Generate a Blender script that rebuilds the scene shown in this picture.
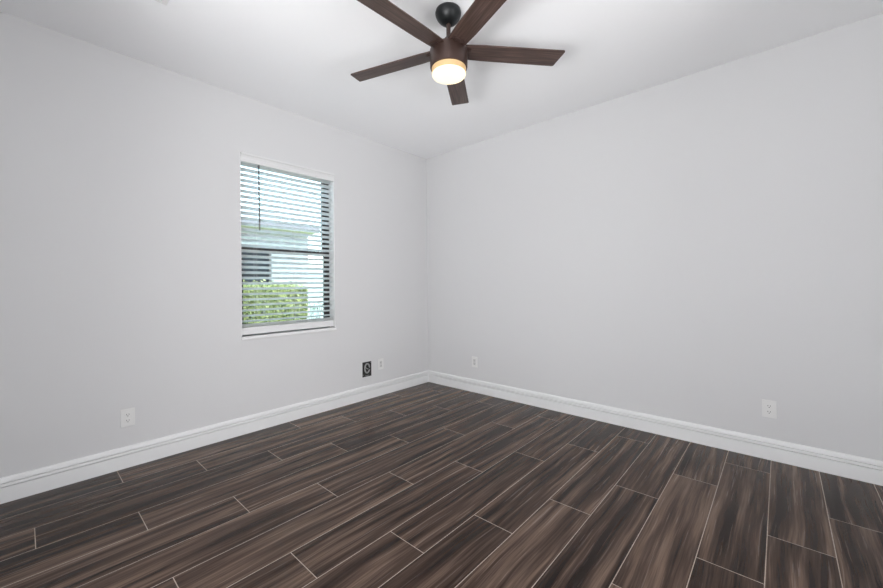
import bpy, bmesh, math, random
from mathutils import Vector, Matrix

random.seed(7)
S = bpy.context.scene
for o in list(bpy.data.objects):
    bpy.data.objects.remove(o)
C = S.collection

# ------------------------------------------------------------------ camera
F_PX = 377.56
yaw, roll = 2.30254, -0.00946
fw = Vector((math.cos(yaw), math.sin(yaw), 0))
rt0 = Vector((math.sin(yaw), -math.cos(yaw), 0))
up0 = Vector((0, 0, 1))
rt = rt0 * math.cos(roll) + up0 * math.sin(roll)
up = up0 * math.cos(roll) - rt0 * math.sin(roll)
cam = bpy.data.cameras.new('camera')
cam.sensor_fit = 'HORIZONTAL'
cam.sensor_width = 36
cam.lens = F_PX / 883 * 36
cam.shift_y = -9.53 / 883
cam.clip_start = 0.05
co = bpy.data.objects.new('camera', cam)
C.objects.link(co)
M = Matrix((rt, up, -fw)).transposed().to_4x4()
M.translation = Vector((3.2342, -3.3452, 1.1927))
co.matrix_world = M
S.camera = co

# ------------------------------------------------------------------ world, sun, fill lamps, exposure
W = bpy.data.worlds.new('sky')
S.world = W
W.use_nodes = True
nt = W.node_tree
bg = nt.nodes['Background']
sky = nt.nodes.new('ShaderNodeTexSky')
sky.sky_type = 'NISHITA'
sky.sun_disc = False
sky.sun_elevation = math.radians(55)
sky.sun_rotation = math.radians(60)
sky.air_density = 1.0
hsv = nt.nodes.new('ShaderNodeHueSaturation')
hsv.inputs['Saturation'].default_value = 0.6
hsv.inputs['Hue'].default_value = 0.475
nt.links.new(sky.outputs[0], hsv.inputs['Color'])
nt.links.new(hsv.outputs[0], bg.inputs[0])
bg.inputs[1].default_value = 1.4

sun = bpy.data.lights.new('sun', 'SUN')
sun.energy = 3.6
sun.angle = math.radians(0.6)
sun.color = (1.0, 0.97, 0.90)
so = bpy.data.objects.new('sun', sun)
C.objects.link(so)
so.rotation_euler = Vector((-0.36, -0.22, -0.95)).to_track_quat('-Z', 'Y').to_euler()

# unseen fill lamps added to even out the walls, behind and beside the camera
def fill_lamp(name, loc, aim, sx, sy, energy, col):
    l = bpy.data.lights.new(name, 'AREA')
    l.shape = 'RECTANGLE'
    l.size, l.size_y, l.energy, l.color = sx, sy, energy, col
    o = bpy.data.objects.new(name, l)
    C.objects.link(o)
    o.location = loc
    o.rotation_euler = Vector(aim).to_track_quat('-Z', 'Z').to_euler()
fill_lamp('fill_back', (2.70, -4.90, 0.55), (-0.1, 1.0, 2.0), 1.8, 1.0, 142, (1.0, 0.997, 1.0))
fill_lamp('fill_side', (5.35, -2.40, 0.75), (-1.0, 0.0, 0.7), 1.7, 1.4, 82, (1.0, 0.997, 1.0))

S.view_settings.view_transform = 'Standard'
S.view_settings.look = 'None'
S.view_settings.gamma = 1.0
S.view_settings.use_curve_mapping = False
S.view_settings.exposure = 0.0

# ------------------------------------------------------------------ materials
def mat(name, col, rough=0.6, metal=0.0, spec=0.5):
    m = bpy.data.materials.new(name)
    m.use_nodes = True
    b = m.node_tree.nodes['Principled BSDF']
    b.inputs['Base Color'].default_value = (*col, 1)
    b.inputs['Roughness'].default_value = rough
    b.inputs['Metallic'].default_value = metal
    b.inputs['Specular IOR Level'].default_value = spec
    return m

class NT:
    def __init__(s, m):
        s.t = m.node_tree
        s.bsdf = s.t.nodes['Principled BSDF']
    def n(s, typ, **kw):
        x = s.t.nodes.new(typ)
        for k, v in kw.items():
            setattr(x, k, v)
        return x
    def put(s, inp, v):
        if isinstance(v, bpy.types.NodeSocket):
            s.t.links.new(v, inp)
        else:
            inp.default_value = v
    def math(s, op, a, b=None, c=None):
        x = s.n('ShaderNodeMath', operation=op)
        s.put(x.inputs[0], a)
        if b is not None: s.put(x.inputs[1], b)
        if c is not None: s.put(x.inputs[2], c)
        return x.outputs[0]
    def comb(s, x, y, z):
        v = s.n('ShaderNodeCombineXYZ')
        for i, q in enumerate((x, y, z)): s.put(v.inputs[i], q)
        return v.outputs[0]
    def noise(s, vec, scale, detail=3, rough=0.5, dist=0.0):
        x = s.n('ShaderNodeTexNoise')
        s.put(x.inputs['Vector'], vec)
        x.inputs['Scale'].default_value = scale
        x.inputs['Detail'].default_value = detail
        x.inputs['Roughness'].default_value = rough
        x.inputs['Distortion'].default_value = dist
        return x.outputs[0]
    def ramp(s, fac, stops):
        x = s.n('ShaderNodeValToRGB')
        e = x.color_ramp.elements
        while len(e) < len(stops): e.new(0.5)
        for el, (p, c) in zip(e, stops):
            el.position = p
            el.color = (*c, 1)
        s.put(x.inputs[0], fac)
        return x.outputs[0]
    def mix(s, fac, a, b, mode='MIX'):
        x = s.n('ShaderNodeMix', data_type='RGBA', blend_type=mode)
        s.put(x.inputs[0], fac); s.put(x.inputs[6], a); s.put(x.inputs[7], b)
        return x.outputs[2]
    def bump(s, h, strength, dist):
        x = s.n('ShaderNodeBump')
        x.inputs['Strength'].default_value = strength
        x.inputs['Distance'].default_value = dist
        s.put(x.inputs['Height'], h)
        s.t.links.new(x.outputs[0], s.bsdf.inputs['Normal'])
    def obj(s):
        return s.n('ShaderNodeTexCoord').outputs['Object']

def plaster(name, col, scale=90, strength=0.06):
    m = mat(name, col, 0.85, 0, 0.25)
    g = NT(m)
    g.bump(g.noise(g.obj(), scale, 3), strength, 0.004)
    return m

def floor_material():
    m = mat('wood_look_tile', (0.05, 0.04, 0.035), 0.36, 0, 0.20)
    g = NT(m)
    sp = g.n('ShaderNodeSeparateXYZ')
    g.t.links.new(g.obj(), sp.inputs[0])
    X, Y = sp.outputs[0], sp.outputs[1]
    TW, TL = 0.2264, 1.150
    u = g.math('DIVIDE', g.math('SUBTRACT', X, 0.0095), TW)
    k = g.math('FLOOR', u)
    fu = g.math('FRACT', u)
    km = g.math('FLOORED_MODULO', k, 3.0)
    v = g.math('DIVIDE', g.math('SUBTRACT', g.math('ADD', Y, 1.786), g.math('MULTIPLY', km, 0.389)), TL)
    n = g.math('FLOOR', v)
    fv = g.math('FRACT', v)
    du = g.math('MULTIPLY', g.math('MINIMUM', fu, g.math('SUBTRACT', 1.0, fu)), TW)
    dv = g.math('MULTIPLY', g.math('MINIMUM', fv, g.math('SUBTRACT', 1.0, fv)), TL)
    d = g.math('MINIMUM', du, dv)
    grout = g.math('LESS_THAN', d, 0.0017)
    wn = g.n('ShaderNodeTexWhiteNoise', noise_dimensions='2D')
    g.put(wn.inputs['Vector'], g.comb(k, n, 0.0))
    sc = g.n('ShaderNodeSeparateColor')
    g.t.links.new(wn.outputs['Color'], sc.inputs[0])
    r1, r2, r3 = sc.outputs
    ox = g.math('ADD', X, g.math('MULTIPLY', r1, 40.0))
    oy = g.math('ADD', Y, g.math('MULTIPLY', r2, 40.0))
    # slow sideways wander so that the figure bends like cathedral grain
    wob = g.noise(g.comb(g.math('MULTIPLY', ox, 2.5), g.math('MULTIPLY', oy, 1.1), 3.0), 1.0, 2)
    gx = g.math('ADD', ox, g.math('MULTIPLY', wob, 0.07))
    broad = g.noise(g.comb(g.math('MULTIPLY', gx, 17.0), g.math('MULTIPLY', oy, 0.7), 0.0), 1.0, 3, 0.55)
    fine = g.noise(g.comb(g.math('MULTIPLY', gx, 85.0), g.math('MULTIPLY', oy, 1.6), 7.0), 1.0, 3, 0.6)
    pores = g.noise(g.comb(g.math('MULTIPLY', ox, 260.0), g.math('MULTIPLY', oy, 7.0), 1.0), 1.0, 2, 0.6)
    f = g.math('ADD', g.math('MULTIPLY', broad, 0.73), g.math('MULTIPLY', fine, 0.25))
    f = g.math('ADD', f, g.math('MULTIPLY', pores, 0.12))
    f = g.math('ADD', f, g.math('MULTIPLY', g.math('SUBTRACT', r3, 0.5), 0.07))
    col = g.ramp(f, [(0.38, (0.0070, 0.0033, 0.0023)), (0.47, (0.024, 0.0128, 0.0089)),
                     (0.56, (0.064, 0.0392, 0.0284)), (0.69, (0.195, 0.132, 0.098))])
    grc = g.noise(g.obj(), 60, 2)
    gcol = g.ramp(grc, [(0.3, (0.36, 0.295, 0.245)), (0.7, (0.48, 0.40, 0.335))])
    col = g.mix(grout, col, gcol)
    g.put(g.bsdf.inputs['Base Color'], col)
    g.put(g.bsdf.inputs['Roughness'], g.math('ADD', g.math('MULTIPLY', grout, 0.4), g.math('MULTIPLY_ADD', fine, 0.10, 0.21)))
    hgt = g.math('SUBTRACT', g.math('MULTIPLY', fine, 0.12), grout)
    g.bump(hgt, 0.25, 0.002)
    return m

def wood_blade():
    m = mat('walnut_blade', (0.06, 0.035, 0.028), 0.42, 0, 0.4)
    g = NT(m)
    sp = g.n('ShaderNodeSeparateXYZ')
    g.t.links.new(g.obj(), sp.inputs[0])
    v = g.comb(g.math('MULTIPLY', sp.outputs[0], 4.0), g.math('MULTIPLY', sp.outputs[1], 90.0), sp.outputs[2])
    f = g.noise(v, 1.0, 4, 0.6, 0.4)
    g.put(g.bsdf.inputs['Base Color'], g.ramp(f, [(0.3, (0.030, 0.017, 0.014)), (0.5, (0.066, 0.040, 0.033)), (0.72, (0.125, 0.080, 0.066))]))
    return m

def glass_mat():
    m = bpy.data.materials.new('window_glass')
    m.use_nodes = True
    t = m.node_tree
    t.nodes.clear()
    out = t.nodes.new('ShaderNodeOutputMaterial')
    tr = t.nodes.new('ShaderNodeBsdfTransparent')
    tr.inputs[0].default_value = (0.90, 0.97, 0.96, 1)
    gl = t.nodes.new('ShaderNodeBsdfGlossy')
    gl.inputs['Roughness'].default_value = 0.02
    fr = t.nodes.new('ShaderNodeFresnel')
    fr.inputs[0].default_value = 1.45
    mx = t.nodes.new('ShaderNodeMixShader')
    t.links.new(fr.outputs[0], mx.inputs[0])
    t.links.new(tr.outputs[0], mx.inputs[1])
    t.links.new(gl.outputs[0], mx.inputs[2])
    t.links.new(mx.outputs[0], out.inputs[0])
    return m

def emit(name, col, strength):
    m = mat(name, (0.9, 0.88, 0.82), 0.4)
    b = m.node_tree.nodes['Principled BSDF']
    b.inputs['Emission Color'].default_value = (*col, 1)
    b.inputs['Emission Strength'].default_value = strength
    return m

def leaf_mat(name, a, b_, c):
    m = mat(name, a, 0.5, 0, 0.4)
    g = NT(m)
    gi = g.n('ShaderNodeNewGeometry')
    g.put(g.bsdf.inputs['Base Color'], g.ramp(gi.outputs['Random Per Island'], [(0.0, a), (0.5, b_), (1.0, c)]))
    return m

def stucco(name, col):
    m = mat(name, col, 0.9, 0, 0.2)
    g = NT(m)
    f = g.noise(g.obj(), 30, 4)
    g.put(g.bsdf.inputs['Base Color'], g.mix(f, (*[c * 0.93 for c in col], 1), (*col, 1)))
    g.bump(f, 0.2, 0.01)
    return m

def grass_mat():
    m = mat('lawn_green', (0.1, 0.2, 0.04), 0.9)
    g = NT(m)
    g.put(g.bsdf.inputs['Base Color'], g.ramp(g.noise(g.obj(), 25, 4), [(0.3, (0.05, 0.10, 0.02)), (0.7, (0.16, 0.26, 0.06))]))
    return m

def roof_tile_mat():
    m = mat('roof_tile', (0.4, 0.38, 0.38), 0.8)
    g = NT(m)
    w = g.n('ShaderNodeTexWave', wave_type='BANDS', bands_direction='Z')
    g.t.links.new(g.obj(), w.inputs['Vector'])
    w.inputs['Scale'].default_value = 3.2
    w.inputs['Distortion'].default_value = 0.3
    g.put(g.bsdf.inputs['Base Color'], g.ramp(w.outputs[1], [(0.0, (0.22, 0.21, 0.22)), (0.6, (0.34, 0.33, 0.33))]))
    return m

WALL = plaster('wall_paint', (0.70, 0.702, 0.711))
CEIL = plaster('ceiling_paint', (0.93, 0.935, 0.95), 60, 0.10)
TRIM = mat('white_trim', (0.86, 0.865, 0.87), 0.38)
FLOOR = floor_material()
PLASTIC = mat('white_plastic', (0.79, 0.79, 0.785), 0.32)
SLOT = mat('dark_slot', (0.03, 0.03, 0.03), 0.6)
SCREW = mat('screw_steel', (0.55, 0.55, 0.54), 0.35, 0.9)
BOXBLK = mat('box_black', (0.022, 0.022, 0.024), 0.55)
CABLE = mat('cable_grey', (0.36, 0.36, 0.36), 0.5)
BRONZE = mat('bronze_frame', (0.055, 0.050, 0.050), 0.45, 0.3)
GLASS = glass_mat()
RAIL = mat('rail_white', (0.77, 0.775, 0.78), 0.4)
SLAT = mat('slat_white', (0.86, 0.865, 0.87), 0.4)     # thin vinyl: lets some daylight through
_t = SLAT.node_tree
_tl = _t.nodes.new('ShaderNodeBsdfTranslucent')
_tl.inputs[0].default_value = (0.93, 0.95, 0.95, 1)
_mx = _t.nodes.new('ShaderNodeMixShader')
_mx.inputs[0].default_value = 0.65
_t.links.new(_t.nodes['Principled BSDF'].outputs[0], _mx.inputs[1])
_t.links.new(_tl.outputs[0], _mx.inputs[2])
_t.links.new(_mx.outputs[0], _t.nodes['Material Output'].inputs[0])
CORD = mat('cord_white', (0.75, 0.75, 0.74), 0.8)
WAND = mat('wand_backlit', (0.11, 0.11, 0.11), 0.25)  # backlit darkness of the wand put into its base colour
MOTOR = mat('oil_rubbed_bronze', (0.060, 0.036, 0.030), 0.38, 0.35)
CANOPY = mat('matte_black', (0.010, 0.012, 0.013), 0.42, 0.2)
BLADE = wood_blade()
LENS = emit('lamp_lens_lit', (1.0, 0.86, 0.56), 1.05)
LENS.node_tree.nodes['Principled BSDF'].inputs['Base Color'].default_value = (0.5, 0.49, 0.45, 1)
RIM = emit('lamp_rim_lit', (1.0, 0.62, 0.25), 0.30)
RIM.node_tree.nodes['Principled BSDF'].inputs['Base Color'].default_value = (0.50, 0.36, 0.20, 1)
VENTW = mat('vent_white', (0.82, 0.82, 0.82), 0.45)
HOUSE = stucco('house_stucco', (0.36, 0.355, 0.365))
FENCEW = stucco('pale_wall', (0.42, 0.47, 0.47))
SOFFIT = mat('fascia_mauve', (0.17, 0.15, 0.17), 0.7)
SOFB = mat('soffit_cream', (0.62, 0.55, 0.42), 0.7)
ROOF = roof_tile_mat()
DARKG = mat('dark_glass', (0.012, 0.014, 0.02), 0.4, 0, 0.1)
GRASS = grass_mat()
LEAF = leaf_mat('hedge_leaf', (0.08, 0.11, 0.025), (0.28, 0.30, 0.09), (0.46, 0.45, 0.20))
TWIG = mat('hedge_twig', (0.05, 0.04, 0.025), 0.9)
LEAF2 = leaf_mat('shrub_leaf', (0.16, 0.22, 0.17), (0.24, 0.30, 0.25), (0.34, 0.40, 0.35))

# ------------------------------------------------------------------ mesh helpers
def obj(name, bm, m, parent=None, smooth=False, bevel=0.0, seg=2):
    bmesh.ops.recalc_face_normals(bm, faces=bm.faces)
    me = bpy.data.meshes.new(name)
    bm.to_mesh(me)
    bm.free()
    for x in (m if isinstance(m, (list, tuple)) else [m]):
        me.materials.append(x)
    if smooth:
        for p in me.polygons: p.use_smooth = True
    o = bpy.data.objects.new(name, me)
    C.objects.link(o)
    if parent is not None: o.parent = parent
    if bevel:
        b = o.modifiers.new('bevel', 'BEVEL')
        b.width = bevel
        b.segments = seg
        b.limit_method = 'ANGLE'
    if smooth:
        e = o.modifiers.new('split', 'EDGE_SPLIT')
        e.split_angle = math.radians(40)
    return o

def B():
    return bmesh.new()

def box(bm, lo, hi, mx=None, mi=0):
    vs = [bm.verts.new((x, y, z)) for x in (lo[0], hi[0]) for y in (lo[1], hi[1]) for z in (lo[2], hi[2])]
    if mx is not None:
        for v in vs: v.co = mx @ v.co
    for a in ((0, 1, 3, 2), (4, 6, 7, 5), (0, 4, 5, 1), (2, 3, 7, 6), (0, 2, 6, 4), (1, 5, 7, 3)):
        f = bm.faces.new([vs[i] for i in a])
        f.material_index = mi
    return bm

def lathe(bm, prof, n=48, c=(0, 0, 0)):
    rings = []
    for r, z in prof:
        if r < 1e-6:
            rings.append([bm.verts.new((c[0], c[1], c[2] + z))])
        else:
            rings.append([bm.verts.new((c[0] + r * math.cos(2 * math.pi * i / n), c[1] + r * math.sin(2 * math.pi * i / n), c[2] + z)) for i in range(n)])
    for a, b in zip(rings, rings[1:]):
        for i in range(n):
            j = (i + 1) % n
            q = [a[i % len(a)], a[j % len(a)], b[j % len(b)], b[i % len(b)]]
            q = list(dict.fromkeys(q))
            if len(q) > 2: bm.faces.new(q)
    return bm

def tube(bm, pts, r, n=8):
    rings = []
    P = [Vector(p) for p in pts]
    for i, p in enumerate(P):
        t = (P[min(i + 1, len(P) - 1)] - P[max(i - 1, 0)]).normalized()
        a = t.cross(Vector((0, 0, 1)))
        if a.length < 1e-3: a = t.cross(Vector((1, 0, 0)))
        a.normalize()
        b = t.cross(a)
        rings.append([bm.verts.new(p + r * (a * math.cos(2 * math.pi * k / n) + b * math.sin(2 * math.pi * k / n))) for k in range(n)])
    for q, w in zip(rings, rings[1:]):
        for k in range(n):
            bm.faces.new((q[k], q[(k + 1) % n], w[(k + 1) % n], w[k]))
    bm.faces.new(rings[0][::-1])
    bm.faces.new(rings[-1])
    return bm

def extrude_profile(bm, prof, axis, a, b, m0=None, m1=None):
    """prof: closed list of (depth, z); axis 'x' or 'y' is the running direction.  m0/m1: how far each end is mitred per unit depth"""
    def P(d, z, t):
        return (t, d, z) if axis == 'x' else (d, t, z)
    A = [bm.verts.new(P(d, z, a + (m0 or 0) * abs(d))) for d, z in prof]
    Bv = [bm.verts.new(P(d, z, b + (m1 or 0) * abs(d))) for d, z in prof]
    n = len(prof)
    for i in range(n):
        bm.faces.new((A[i], A[(i + 1) % n], Bv[(i + 1) % n], Bv[i]))
    bm.faces.new(A[::-1])
    bm.faces.new(Bv)
    return bm

def prism(bm, pts, z0, z1, mx=None):
    a = [bm.verts.new((x, y, z0)) for x, y in pts]
    b = [bm.verts.new((x, y, z1)) for x, y in pts]
    n = len(pts)
    for i in range(n):
        bm.faces.new((a[i], a[(i + 1) % n], b[(i + 1) % n], b[i]))
    bm.faces.new(a[::-1])
    bm.faces.new(b)
    if mx is not None:
        for v in a + b: v.co = mx @ v.co
    return bm

def struct(o):
    o['kind'] = 'structure'
    return o

def tag(o, label, cat, group=None):
    o['label'] = label
    o['category'] = cat
    if group: o['group'] = group
    return o

def empty(name, loc, rz=0.0):
    o = bpy.data.objects.new(name, None)
    o.empty_display_size = 0.1
    o.location = loc
    o.rotation_euler = (0, 0, rz)
    C.objects.link(o)
    return o

# ------------------------------------------------------------------ room shell
H = 2.74
RX, RY = 3.86, -3.62          # far ends of the right and left wall
T = 0.20                      # wall thickness
WY0, WY1, WZ0, WZ1 = -2.160, -1.300, 0.762, 2.278   # window opening

struct(obj('floor', box(B(), (0, RY - 1.8, -0.15), (RX + 2.1, 0, 0)), FLOOR))
struct(obj('ceiling', box(B(), (-T, RY - 1.8, H), (RX + 2.1, T, H + 0.2)), CEIL))

bm = B()   # left wall around the window opening
ys = [RY - 1.8, WY0, WY1, T]
zs = [-0.15, WZ0, WZ1, H]
for i in range(3):
    for j in range(3):
        if (i, j) == (1, 1): continue
        for x in (0, -T):
            bm.faces.new([bm.verts.new(p) for p in ((x, ys[i], zs[j]), (x, ys[i + 1], zs[j]), (x, ys[i + 1], zs[j + 1]), (x, ys[i], zs[j + 1]))])
def loop_faces(bm, y0, y1, z0, z1):
    c = [(y0, z0), (y1, z0), (y1, z1), (y0, z1)]
    for i in range(4):
        a, b = c[i], c[(i + 1) % 4]
        bm.faces.new([bm.verts.new(p) for p in ((0, *a), (0, *b), (-T, *b), (-T, *a))])
loop_faces(bm, WY0, WY1, WZ0, WZ1)
loop_faces(bm, ys[0], ys[3], zs[0], zs[3])
bmesh.ops.remove_doubles(bm, verts=bm.verts, dist=1e-5)
struct(obj('wall_left', bm, WALL))

struct(obj('wall_right', box(B(), (0, 0, -0.15), (RX + 2.1, T, H)), WALL))
bm = B()
box(bm, (RX, RY - 1.8, 0), (RX + 0.12, -3.30, H))
box(bm, (RX, -3.30, 2.40), (RX + 0.12, -1.50, H))
box(bm, (RX, -1.50, 0), (RX + 0.12, 0, H))
struct(obj('wall_far', bm, WALL))  # unseen opening added to let the side fill lamp in
bm = B()
box(bm, (RX + 1.9, RY - 1.8, 0), (RX + 2.1, 0.2, H))
box(bm, (RX + 0.12, RY - 1.8, 0), (RX + 1.9, RY - 1.6, H))
struct(obj('light_block_side', bm, WALL))  # unseen walls added around the side lamp to keep sky light out
# wall behind the camera, its opening sized to let the fill lamp in
bm = B()
box(bm, (0, RY - 0.12, 0), (1.5, RY, H))
box(bm, (1.5, RY - 0.12, 2.45), (3.70, RY, H))
box(bm, (3.70, RY - 0.12, 0), (RX, RY, H))
struct(obj('wall_back', bm, WALL))
struct(obj('light_block_back', box(B(), (0, RY - 1.8, 0), (RX, RY - 1.6, H)), WALL))  # unseen wall added behind the back lamp, keeps sky light out

# baseboards (moulded: flat face, two grooves, rounded top)
bp = [(0, 0), (0.0150, 0), (0.0150, 0.0860), (0.0020, 0.0866), (0.0020, 0.0920), (0.0148, 0.0926), (0.0142, 0.1070),
      (0.0020, 0.1076), (0.0020, 0.1136), (0.0126, 0.1146), (0.0108, 0.1280), (0.0070, 0.1365), (0.0030, 0.1395), (0, 0.1400)]
struct(obj('baseboard_left', extrude_profile(B(), bp, 'y', RY, 0, 0, -1), TRIM))
struct(obj('baseboard_right', extrude_profile(B(), [(-d, z) for d, z in bp], 'x', 0, RX, 1, 0), TRIM))

# ------------------------------------------------------------------ window
win = empty('window_1', (-0.12, (WY0 + WY1) / 2, WZ0))
win['kind'] = 'structure'
L0 = Vector(win.location)
def wbox(bm, lo, hi):
    return box(bm, Vector(lo) - L0, Vector(hi) - L0)
bm = B()
fx0, fx1 = -0.165, -0.092
fwid = 0.030
wbox(bm, (fx0, WY0, WZ0), (fx1, WY0 + fwid, WZ1))
wbox(bm, (fx0, WY1 - fwid, WZ0), (fx1, WY1, WZ1))
wbox(bm, (fx0, WY0 + fwid, WZ1 - fwid), (fx1, WY1 - fwid, WZ1))
wbox(bm, (fx0, WY0 + fwid, WZ0), (fx1, WY1 - fwid, WZ0 + 0.036))
obj('window_frame', bm, BRONZE, win, bevel=0.002)
zr = 1.508     # meeting rail
def sash(x0, x1, z0, z1):
    y0, y1 = WY0 + fwid, WY1 - fwid
    s = B()
    w = 0.022
    wbox(s, (x0, y0, z0), (x1, y0 + w, z1))
    wbox(s, (x0, y1 - w, z0), (x1, y1, z1))
    wbox(s, (x0, y0 + w, z0), (x1, y1 - w, z0 + w + 0.006))
    wbox(s, (x0, y0 + w, z1 - w - 0.006), (x1, y1 - w, z1))
    so_ = obj('sash', s, BRONZE, win, bevel=0.0015)
    g = wbox(B(), ((x0 + x1) / 2 - 0.002, y0 + w, z0 + w), ((x0 + x1) / 2 + 0.002, y1 - w, z1 - w))
    po = obj('pane', g, GLASS, so_)
    return so_
sash(-0.160, -0.136, zr - 0.014, WZ1 - fwid)
sash(-0.126, -0.100, WZ0 + 0.036, zr + 0.014)
struct(obj('trim_1', box(B(), (-0.092, WY0 - 0.006, WZ0 - 0.002), (0.014, WY1 + 0.006, WZ0 + 0.022)), TRIM, bevel=0.003))
bpy.data.objects['trim_1'].scale = (1, 1, 1)

bm = B()
box(bm, (-0.092, WY1 - 0.004, WZ0 + 0.022), (-0.0005, WY1, WZ1))
box(bm, (-0.092, WY0, WZ0 + 0.022), (-0.0005, WY0 + 0.004, WZ1))
box(bm, (-0.092, WY0 + 0.004, WZ1 - 0.004), (-0.0005, WY1 - 0.004, WZ1))
struct(obj('bright_liner', bm, mat('reveal_white', (0.90, 0.905, 0.91), 0.35)))  # whiter liner added to brighten the reveals

# ------------------------------------------------------------------ venetian blind
BX = -0.044
blind = empty('venetian_blind', (BX, (WY0 + WY1) / 2, WZ0 + 0.022))
tag(blind, 'white horizontal slat blind, open, hung inside the window opening', 'blind')
LB = Vector(blind.location)
def loc(bm):
    bmesh.ops.translate(bm, verts=bm.verts, vec=-LB)
    return bm
sy0, sy1 = WY0 + 0.008, WY1 - 0.008
# headrail and crown-shaped valance
obj('headrail', loc(box(B(), (BX - 0.026, sy0, 2.218), (BX + 0.026, sy1, 2.268))), RAIL, blind)
vp = [(-0.012, 2.204), (0.004, 2.204), (0.006, 2.212), (0.004, 2.216), (0.006, 2.240), (0.012, 2.256), (0.019, 2.264), (0.019, 2.276), (-0.012, 2.276)]
obj('valance', loc(extrude_profile(B(), vp, 'y', WY0 + 0.003, WY1 - 0.003)), RAIL, blind)
TILT = math.radians(20)
def slat(bm, z, tilt):
    w, th, crown = 0.050, 0.0028, 0.0025
    mx = Matrix.Translation((BX, 0, z)) @ Matrix.Rotation(-tilt, 4, 'Y')
    n = 6
    top, bot = [], []
    for i in range(n + 1):
        s = -w / 2 + w * i / n
        c = crown * (1 - (2 * s / w) ** 2)
        top.append((s, c + th / 2)); bot.append((s, c - th / 2))
    pr = top + bot[::-1]
    a = [bm.verts.new(mx @ Vector((x, sy0, zz))) for x, zz in pr]
    b = [bm.verts.new(mx @ Vector((x, sy1, zz))) for x, zz in pr]
    k = len(pr)
    for i in range(k):
        bm.faces.new((a[i], a[(i + 1) % k], b[(i + 1) % k], b[i]))
    bm.faces.new(a[::-1]); bm.faces.new(b)
bm = B()
zt, zb_ = 2.197, 0.905
NS = 30
zsl = [zt + (zb_ - zt) * i / (NS - 1) for i in range(NS)]
for z in zsl: slat(bm, z, TILT)
for i in range(4): slat(bm, 0.862 + 0.0055 * i, 0.02)
obj('slats', loc(bm), SLAT, blind, smooth=True)
br = extrude_profile(B(), [(BX - 0.026, 0.799), (BX - 0.018, 0.795), (BX + 0.018, 0.795), (BX + 0.026, 0.799), (BX + 0.026, 0.848), (BX + 0.020, 0.856), (BX - 0.020, 0.856), (BX - 0.026, 0.848)], 'y', sy0, sy1)
obj('bottom_rail', loc(br), RAIL, blind)
for yl in (WY0 + 0.13, (WY0 + WY1) / 2 + 0.03, WY1 - 0.12):
    bm = B()
    for dx in (-0.027, 0.027):
        tube(bm, [(BX + dx, yl, 2.22), (BX + dx, yl, 0.83)], 0.0009, 6)
    for z in zsl:
        tube(bm, [(BX - 0.027, yl, z - 0.010), (BX + 0.027, yl, z + 0.004)], 0.0006, 5)
    obj('ladder_cord', loc(bm), CORD, blind)
bm = B()
WNY = -2.012
tube(bm, [(-0.004, WNY, 2.205), (-0.003, WNY + 0.001, 1.93), (-0.003, WNY + 0.004, 1.66)], 0.0055, 8)
w_ = obj('tilt_wand', loc(bm), WAND, blind, smooth=True)
bm = B()
tube(bm, [(-0.010, WNY, 2.215), (0.004, WNY, 2.212), (-0.002, WNY, 2.198)], 0.002, 6)
obj('wand_hook', loc(bm), SCREW, w_)

# ------------------------------------------------------------------ ceiling fan
HX, HY = 1.852, -1.727
fan = empty('ceiling_fan', (HX, HY, H))
tag(fan, 'dark walnut five-blade ceiling fan with black canopy and lit round lamp', 'ceiling fan')
def z_(z): return z - H
obj('canopy', lathe(B(), [(0, z_(2.74)), (0.059, z_(2.74)), (0.0700, z_(2.732)), (0.0735, z_(2.720)), (0.0720, z_(2.708)), (0.066, z_(2.693)),
                          (0.056, z_(2.679)), (0.044, z_(2.668)), (0.033, z_(2.661)), (0.020, z_(2.658)), (0, z_(2.658))]), CANOPY, fan, smooth=True)
obj('downrod', lathe(B(), [(0, z_(2.66)), (0.0125, z_(2.66)), (0.0125, z_(2.545)), (0, z_(2.545))], 24), MOTOR, fan, smooth=True)
obj('rod_collar', lathe(B(), [(0, z_(2.583)), (0.016, z_(2.583)), (0.022, z_(2.578)), (0.026, z_(2.560)), (0.030, z_(2.540)), (0.034, z_(2.515)), (0, z_(2.515))], 32), mat('collar_bronze', (0.10, 0.085, 0.08), 0.35, 0.5), fan, smooth=True)
obj('motor_housing', lathe(B(), [(0, z_(2.522)), (0.080, z_(2.522)), (0.100, z_(2.517)), (0.1055, z_(2.508)), (0.1055, z_(2.416)), (0.1035, z_(2.409)), (0.097, z_(2.407)), (0, z_(2.407))], 64), MOTOR, fan, smooth=True)
lamp = obj('lamp_rim', lathe(B(), [(0, z_(2.408)), (0.0965, z_(2.408)), (0.0965, z_(2.379)), (0.092, z_(2.377)), (0, z_(2.377))], 64), RIM, fan, smooth=True)
lamp['label'] = 'amber glowing rim of the lamp'
le = obj('lamp_lens', lathe(B(), [(0, z_(2.378)), (0.094, z_(2.378)), (0.0945, z_(2.372)), (0.090, z_(2.366)), (0.070, z_(2.361)), (0.040, z_(2.358)), (0, z_(2.357))], 64), LENS, lamp, smooth=True)
le['label'] = 'lit warm white lens'
A0 = 0.896
PITCH = math.radians(-9)
blade_me = None
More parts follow.
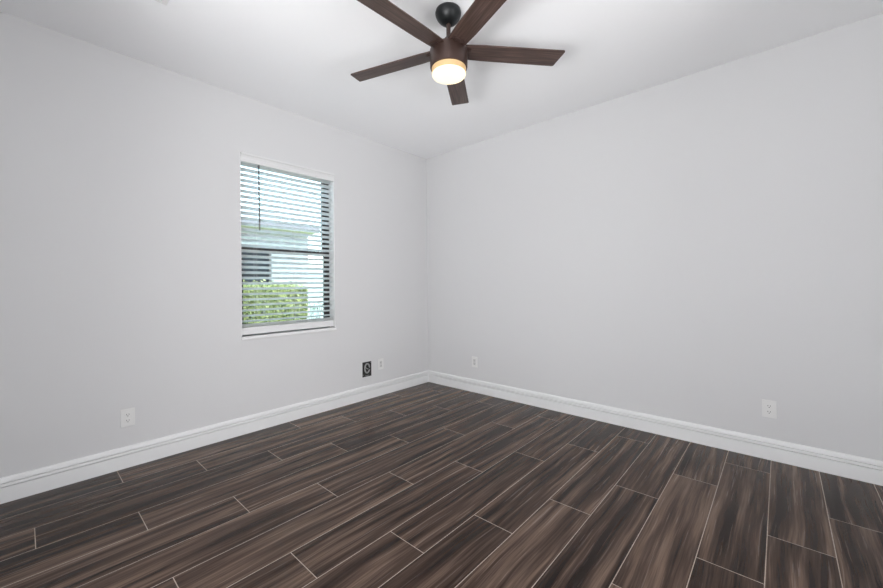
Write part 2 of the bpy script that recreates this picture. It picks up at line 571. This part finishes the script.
for k in range(5):
    an = A0 + k * 2 * math.pi / 5
    pts = [(0.085, -0.052), (0.085, 0.052), (0.20, 0.058), (0.645, 0.062), (0.655, 0.058), (0.676, -0.054), (0.671, -0.062), (0.20, -0.058)]
    bm = prism(B(), pts, -0.004, 0.004)
    b = obj('blade', bm, BLADE, fan, bevel=0.002)
    b.location = (0, 0, z_(2.508))
    b.rotation_mode = 'XYZ'
    b.matrix_local = Matrix.Translation((0, 0, z_(2.508))) @ Matrix.Rotation(an, 4, 'Z') @ Matrix.Rotation(-0.025, 4, 'Y') @ Matrix.Rotation(PITCH, 4, 'X')
    bm = B()
    box(bm, (0.075, -0.030, -0.012), (0.125, 0.030, -0.004))
    for sx, sy in ((0.112, -0.018), (0.112, 0.018)):
        lathe(bm, [(0, -0.0145), (0.004, -0.0140), (0.005, -0.012), (0, -0.012)], 10, (sx, sy, 0))
    obj('blade_iron', bm, MOTOR, b, bevel=0.002)

# ------------------------------------------------------------------ wall plates
def rounded_rect(w, h, r, n=5):
    p = []
    for cx, cz, a0 in ((w / 2 - r, h / 2 - r, 0), (-w / 2 + r, h / 2 - r, 90), (-w / 2 + r, -h / 2 + r, 180), (w / 2 - r, -h / 2 + r, 270)):
        for i in range(n + 1):
            a = math.radians(a0 + 90 * i / n)
            p.append((cx + r * math.cos(a), cz + r * math.sin(a)))
    return p
# plates are modelled lying in local x (width) / z (height), facing local -y
UP = Matrix.Rotation(math.pi / 2, 4, 'X')      # xy prism, z -> -y
def plate_base(root, w=0.0745, h=0.1165):
    bm = prism(B(), rounded_rect(w, h, 0.004), 0.0, 0.0055, UP)
    return obj('cover_plate', bm, PLASTIC, root, bevel=0.0022, seg=3)
def screw(parent, x, z, y=0.0055):
    bm = lathe(B(), [(0, 0.0012), (0.0026, 0.0009), (0.0032, 0), (0, 0)], 14)
    bmesh.ops.transform(bm, matrix=Matrix.Translation((x, -y, z)) @ UP, verts=bm.verts)
    obj('screw', bm, PLASTIC, parent)
def duplex(name, loc, rz, label):
    r = empty(name, loc, rz)
    tag(r, label, 'outlet')
    p = plate_base(r)
    for dz in (0.0195, -0.0195):
        pts = [(x, max(-0.0125, min(0.0125, z))) for x, z in rounded_rect(0.034, 0.0285, 0.0125, 8)]
        rc = obj('receptacle', prism(B(), pts, 0.0050, 0.0075, Matrix.Translation((0, 0, dz)) @ UP), PLASTIC, r, bevel=0.0008)
        for sx, hh in ((-0.0064, 0.0042), (0.0064, 0.0034)):
            obj('slot', box(B(), (sx - 0.0013, -0.0080, dz + 0.0025 - hh), (sx + 0.0013, -0.0070, dz + 0.0025 + hh)), SLOT, rc)
        hole = lathe(B(), [(0, 0.0005), (0.0027, 0.0005), (0.0027, -0.0004), (0, -0.0004)], 12)
        bmesh.ops.transform(hole, matrix=Matrix.Translation((0, -0.0075, dz - 0.0078)) @ UP, verts=hole.verts)
        obj('ground_hole', hole, SLOT, rc)
    screw(p, 0, 0)
    return r
def decora(name, loc, rz, label):
    r = empty(name, loc, rz)
    tag(r, label, 'outlet')
    p = plate_base(r)
    fr = obj('receptacle', prism(B(), rounded_rect(0.0335, 0.0670, 0.002), 0.0048, 0.0068, UP), mat('receptacle_white', (0.64, 0.64, 0.64), 0.35), r, bevel=0.0006)
    for dz in (0.0185, -0.0185):
        for sx, hh in ((-0.0064, 0.0042), (0.0064, 0.0034)):
            obj('slot', box(B(), (sx - 0.0011, -0.0072, dz + 0.0020 - hh), (sx + 0.0011, -0.0064, dz + 0.0020 + hh)), SLOT, fr)
        obj('ground_hole', box(B(), (-0.0025, -0.0072, dz - 0.0105), (0.0025, -0.0064, dz - 0.0060)), SLOT, fr)
    screw(p, 0, 0.0415); screw(p, 0, -0.0415)
    return r
RZL = math.pi / 2      # facing +x from the left wall
duplex('wall_outlet', (0, -2.8775, 0.329), RZL, 'white duplex outlet on the left wall, below and left of the window')
duplex('wall_outlet', (3.1715, 0, 0.3385), 0, 'white duplex outlet on the right wall, far from the corner')
decora('wall_outlet', (0, -0.745, 0.337), RZL, 'white wall plate right beside the open black electrical box')
decora('wall_outlet', (0.713, 0, 0.333), 0, 'white wall plate on the right wall, nearest the room corner')

# open electrical box with a coil of cable in it (its cover plate is missing)
eb = empty('electrical_box', (0, -0.929, 0.3125), RZL)
tag(eb, 'black electrical box without a cover, grey cable inside, on left wall', 'electrical box')
bw, bh = 0.112, 0.154
bm = B()
box(bm, (-bw / 2, -0.005, -bh / 2), (-bw / 2 + 0.014, 0.0, bh / 2))
box(bm, (bw / 2 - 0.014, -0.005, -bh / 2), (bw / 2, 0.0, bh / 2))
box(bm, (-bw / 2 + 0.014, -0.005, bh / 2 - 0.016), (bw / 2 - 0.014, 0.0, bh / 2))
box(bm, (-bw / 2 + 0.014, -0.005, -bh / 2), (bw / 2 - 0.014, 0.0, -bh / 2 + 0.016))
obj('mounting_bracket', bm, BOXBLK, eb, bevel=0.0012)
bm = B()
box(bm, (-bw / 2 + 0.010, -0.0016, -bh / 2 + 0.010), (bw / 2 - 0.010, -0.0004, bh / 2 - 0.010))
obj('back_plate', bm, SLOT, eb)
bm = B()
pts = [(0.0285 * math.cos(math.radians(a)) - 0.004, -0.0100 - 0.00001 * a, 0.012 + 0.0470 * math.sin(math.radians(a))) for a in range(60, 461, 10)]
tube(bm, pts, 0.0075, 10)
cb = obj('cable', bm, CABLE, eb, smooth=True)
cb['label'] = 'grey coiled cable'
bm = lathe(B(), [(0, 0.024), (0.009, 0.024), (0.010, 0.022), (0.010, 0.016), (0.017, 0.015), (0.018, 0.012), (0.018, 0.001), (0, 0.001)], 20)
bmesh.ops.transform(bm, matrix=Matrix.Translation((0.015, 0, 0.006)) @ UP, verts=bm.verts)
obj('connector', bm, BOXBLK, cb, smooth=True)
bm = B()
tube(bm, [(-0.030, -0.012, 0.034), (-0.020, -0.017, 0.016), (0.000, -0.018, 0.004), (0.015, -0.020, 0.006)], 0.0040, 8)
obj('cable_tail', bm, CABLE, cb, smooth=True)
bm = B()
for dx in (-0.022, -0.006, 0.010): box(bm, (dx, -0.0062, -0.069), (dx + 0.012, -0.0045, -0.063))
obj('bracket_tab', bm, CABLE, eb, bevel=0.0008)
for dz in (0.066, -0.054):
    bm = lathe(B(), [(0, 0.0018), (0.003, 0.0014), (0.0036, 0), (0, 0)], 12)
    bmesh.ops.transform(bm, matrix=Matrix.Translation((0.049 if dz > 0 else -0.049, -0.005, dz)) @ UP, verts=bm.verts)
    obj('screw', bm, SCREW, eb)

# ------------------------------------------------------------------ ceiling register (its corner shows at the top edge)
vent = empty('ceiling_vent', (0.743 + 0.18, -2.803 - 0.13, H))
tag(vent, 'white ceiling air vent at the top edge, above the left wall', 'vent')
bm = B()
vw, vd, vf = 0.18, 0.13, 0.026
for lo, hi in (((-vw, -vd), (vw, -vd + vf)), ((-vw, vd - vf), (vw, vd)), ((-vw, -vd + vf), (-vw + vf, vd - vf)), ((vw - vf, -vd + vf), (vw, vd - vf))):
    box(bm, (lo[0], lo[1], -0.008), (hi[0], hi[1], 0))
obj('frame', bm, VENTW, vent, bevel=0.002)
bm = B()
nl = 9
for i in range(nl):
    y = -vd + vf + (2 * vd - 2 * vf) * (i + 0.5) / nl
    box(bm, (-vw + vf, -0.010, -0.0008), (vw - vf, 0.010, 0.0008), Matrix.Translation((0, y, -0.009)) @ Matrix.Rotation(math.radians(35), 4, 'X'))
obj('louvers', bm, VENTW, vent)
obj('backing', box(B(), (-vw + vf, -vd + vf, -0.0015), (vw - vf, vd - vf, -0.0005)), SLOT, vent)

# ------------------------------------------------------------------ outdoors, seen through the blind
struct(obj('ground', box(B(), (-16, -14, -0.45), (-T, 14, -0.25)), GRASS))

BOUNCE = stucco('bounce_pale', (0.66, 0.66, 0.62))
struct(obj('bounce_slab', box(B(), (-2.0, -14, -0.26), (-T - 0.02, 14, -0.22)), BOUNCE))  # unseen pale slab added to bounce sunlight up onto the slats

hs = empty('neighbour_house', (-4.8, -3.0, -0.25))
tag(hs, 'pale neighbouring house with grey hip roof outside the window', 'house')
LH = Vector(hs.location)
def hl(bm):
    bmesh.ops.translate(bm, verts=bm.verts, vec=-LH)
    return bm
HY1, HY0, HX0, HX1 = 1.05, -8.0, -12.0, -4.8
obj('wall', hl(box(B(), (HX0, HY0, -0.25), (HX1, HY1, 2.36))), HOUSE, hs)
ov = 0.40
bm = B()
box(bm, (HX0 - ov, HY0 - ov, 2.40), (HX1 + ov, HY1 + ov * 0.2, 2.52))
obj('fascia', hl(bm), SOFFIT, hs)
obj('soffit', hl(box(B(), (HX0 - ov, HY0 - ov, 2.36), (HX1 + ov - 0.02, HY1 + ov * 0.2 - 0.02, 2.40))), SOFB, hs)
bm = B()
x0, x1, y0, y1 = HX0 - ov, HX1 + ov, HY0 - ov, HY1 + ov * 0.2
d = (x1 - x0) / 2
zr_ = 2.52 + d * 0.40
vs = [bm.verts.new(p) for p in ((x0, y0, 2.52), (x1, y0, 2.52), (x1, y1, 2.52), (x0, y1, 2.52), ((x0 + x1) / 2, y0 + d, zr_), ((x0 + x1) / 2, y1 - d, zr_))]
for f in ((0, 1, 4), (1, 2, 5, 4), (2, 3, 5), (3, 0, 4, 5), (3, 2, 1, 0)): bm.faces.new([vs[i] for i in f])
obj('roof', hl(bm), ROOF, hs)
bm = B()
wy0, wy1, wz0, wz1 = -1.05, 0.185, 0.95, 1.985
for lo, hi in (((wy0, wz0), (wy0 + 0.05, wz1)), ((wy1 - 0.05, wz0), (wy1, wz1)), ((wy0, wz1 - 0.05), (wy1, wz1)), ((wy0, wz0), (wy1, wz0 + 0.05)), ((wy0, 1.44), (wy1, 1.48))):
    box(bm, (HX1, lo[0], lo[1]), (HX1 + 0.05, hi[0], hi[1]))
wf = obj('window', hl(bm), BRONZE, hs)
obj('pane', hl(box(B(), (HX1 + 0.001, wy0 + 0.03, wz0 + 0.03), (HX1 + 0.02, wy1 - 0.03, wz1 - 0.03))), DARKG, wf)

gw = obj('garden_wall', box(B(), (-7.3, 1.7, -0.25), (-7.1, 9.0, 1.75)), FENCEW, bevel=0.01)
tag(gw, 'pale garden wall outside, to the right of the neighbouring house', 'wall')

def leaves(bm, n, centre_fn, size, normal_bias):
    for _ in range(n):
        p, out = centre_fn()
        nrm = (Vector(out) * normal_bias + Vector((random.gauss(0, 1), random.gauss(0, 1), random.gauss(0, 1))) * 0.55).normalized()
        a = nrm.cross(Vector((random.gauss(0, 1), random.gauss(0, 1), random.gauss(0, 1)))).normalized()
        b = nrm.cross(a)
        s = size * random.uniform(0.7, 1.3)
        q = [p + a * s, p + b * s * 0.45 + nrm * s * 0.12, p - a * s * 0.9, p - b * s * 0.45 + nrm * s * 0.12]
        bm.faces.new([bm.verts.new(v) for v in q])
hd = empty('hedge', (-2.45, -1.6, -0.25))
tag(hd, 'clipped yellow-green hedge outside the lower half of the window', 'hedge')
LG = Vector(hd.location)
hx0, hx1, hy0, hy1, hz1 = -2.80, -2.12, -3.0, -0.43, 1.17
def hpt():
    r = random.random()
    if r < 0.62:
        return Vector((hx1 - abs(random.gauss(0, 0.05)), random.uniform(hy0, hy1), random.uniform(-0.2, hz1))) - LG, (1, 0, 0.3)
    if r < 0.87:
        return Vector((random.uniform(hx0, hx1), random.uniform(hy0, hy1), hz1 + random.gauss(0, 0.035))) - LG, (0.2, 0, 1)
    return Vector((random.uniform(hx0, hx1), hy1 - abs(random.gauss(0, 0.04)), random.uniform(-0.2, hz1))) - LG, (0.2, 1, 0.2)
bm = B()
leaves(bm, 21000, hpt, 0.023, 0.9)
def hvol():
    return Vector((random.uniform(hx0 + 0.05, hx1 - 0.04), random.uniform(hy0, hy1 - 0.02), random.uniform(-0.2, hz1 - 0.02))) - LG, (1, 0, 0.3)
leaves(bm, 16000, hvol, 0.030, 0.8)
def hedge_end():
    return Vector((hx1 - abs(random.gauss(0, 0.06)), hy1 - abs(random.gauss(0, 0.05)), random.uniform(-0.2, hz1))) - LG, (1, 0.6, 0.2)
leaves(bm, 1800, hedge_end, 0.022, 0.8)
obj('foliage', bm, LEAF, hd)
bm = B()
for i in range(26):
    y = hy0 + (hy1 - hy0) * (i + 0.5) / 26
    x = -2.45 + random.uniform(-0.12, 0.12)
    base = Vector((x, y, -0.25)) - LG
    for _ in range(4):
        e = base + Vector((random.uniform(-0.22, 0.22), random.uniform(-0.12, 0.12), random.uniform(1.0, 1.38)))
        tube(bm, [base, base.lerp(e, 0.5) + Vector((random.uniform(-0.04, 0.04), 0, 0)), e], 0.008, 5)
obj('stem', bm, TWIG, hd)

sh = empty('garden_shrub', (-5.6, 1.62, -0.25))
tag(sh, 'small loose shrub outside, just right of the hedge end', 'shrub')
def spt():
    a = random.uniform(0, 2 * math.pi); rr = 0.34 * math.sqrt(random.random()); z = random.uniform(0.35, 1.05)
    rr *= 1.1 - abs(z - 0.7)
    return Vector((rr * math.cos(a), rr * math.sin(a), z)), (math.cos(a), math.sin(a), 0.5)
bm = B()
leaves(bm, 150, spt, 0.045, 0.7)
obj('foliage', bm, LEAF2, sh)
bm = B()
for i in range(7):
    a = i * 0.9
    tube(bm, [(0.02 * math.cos(a), 0.02 * math.sin(a), 0), (0.10 * math.cos(a), 0.10 * math.sin(a), 0.5), (0.22 * math.cos(a), 0.22 * math.sin(a), 0.95)], 0.008, 5)
obj('stem', bm, TWIG, sh)
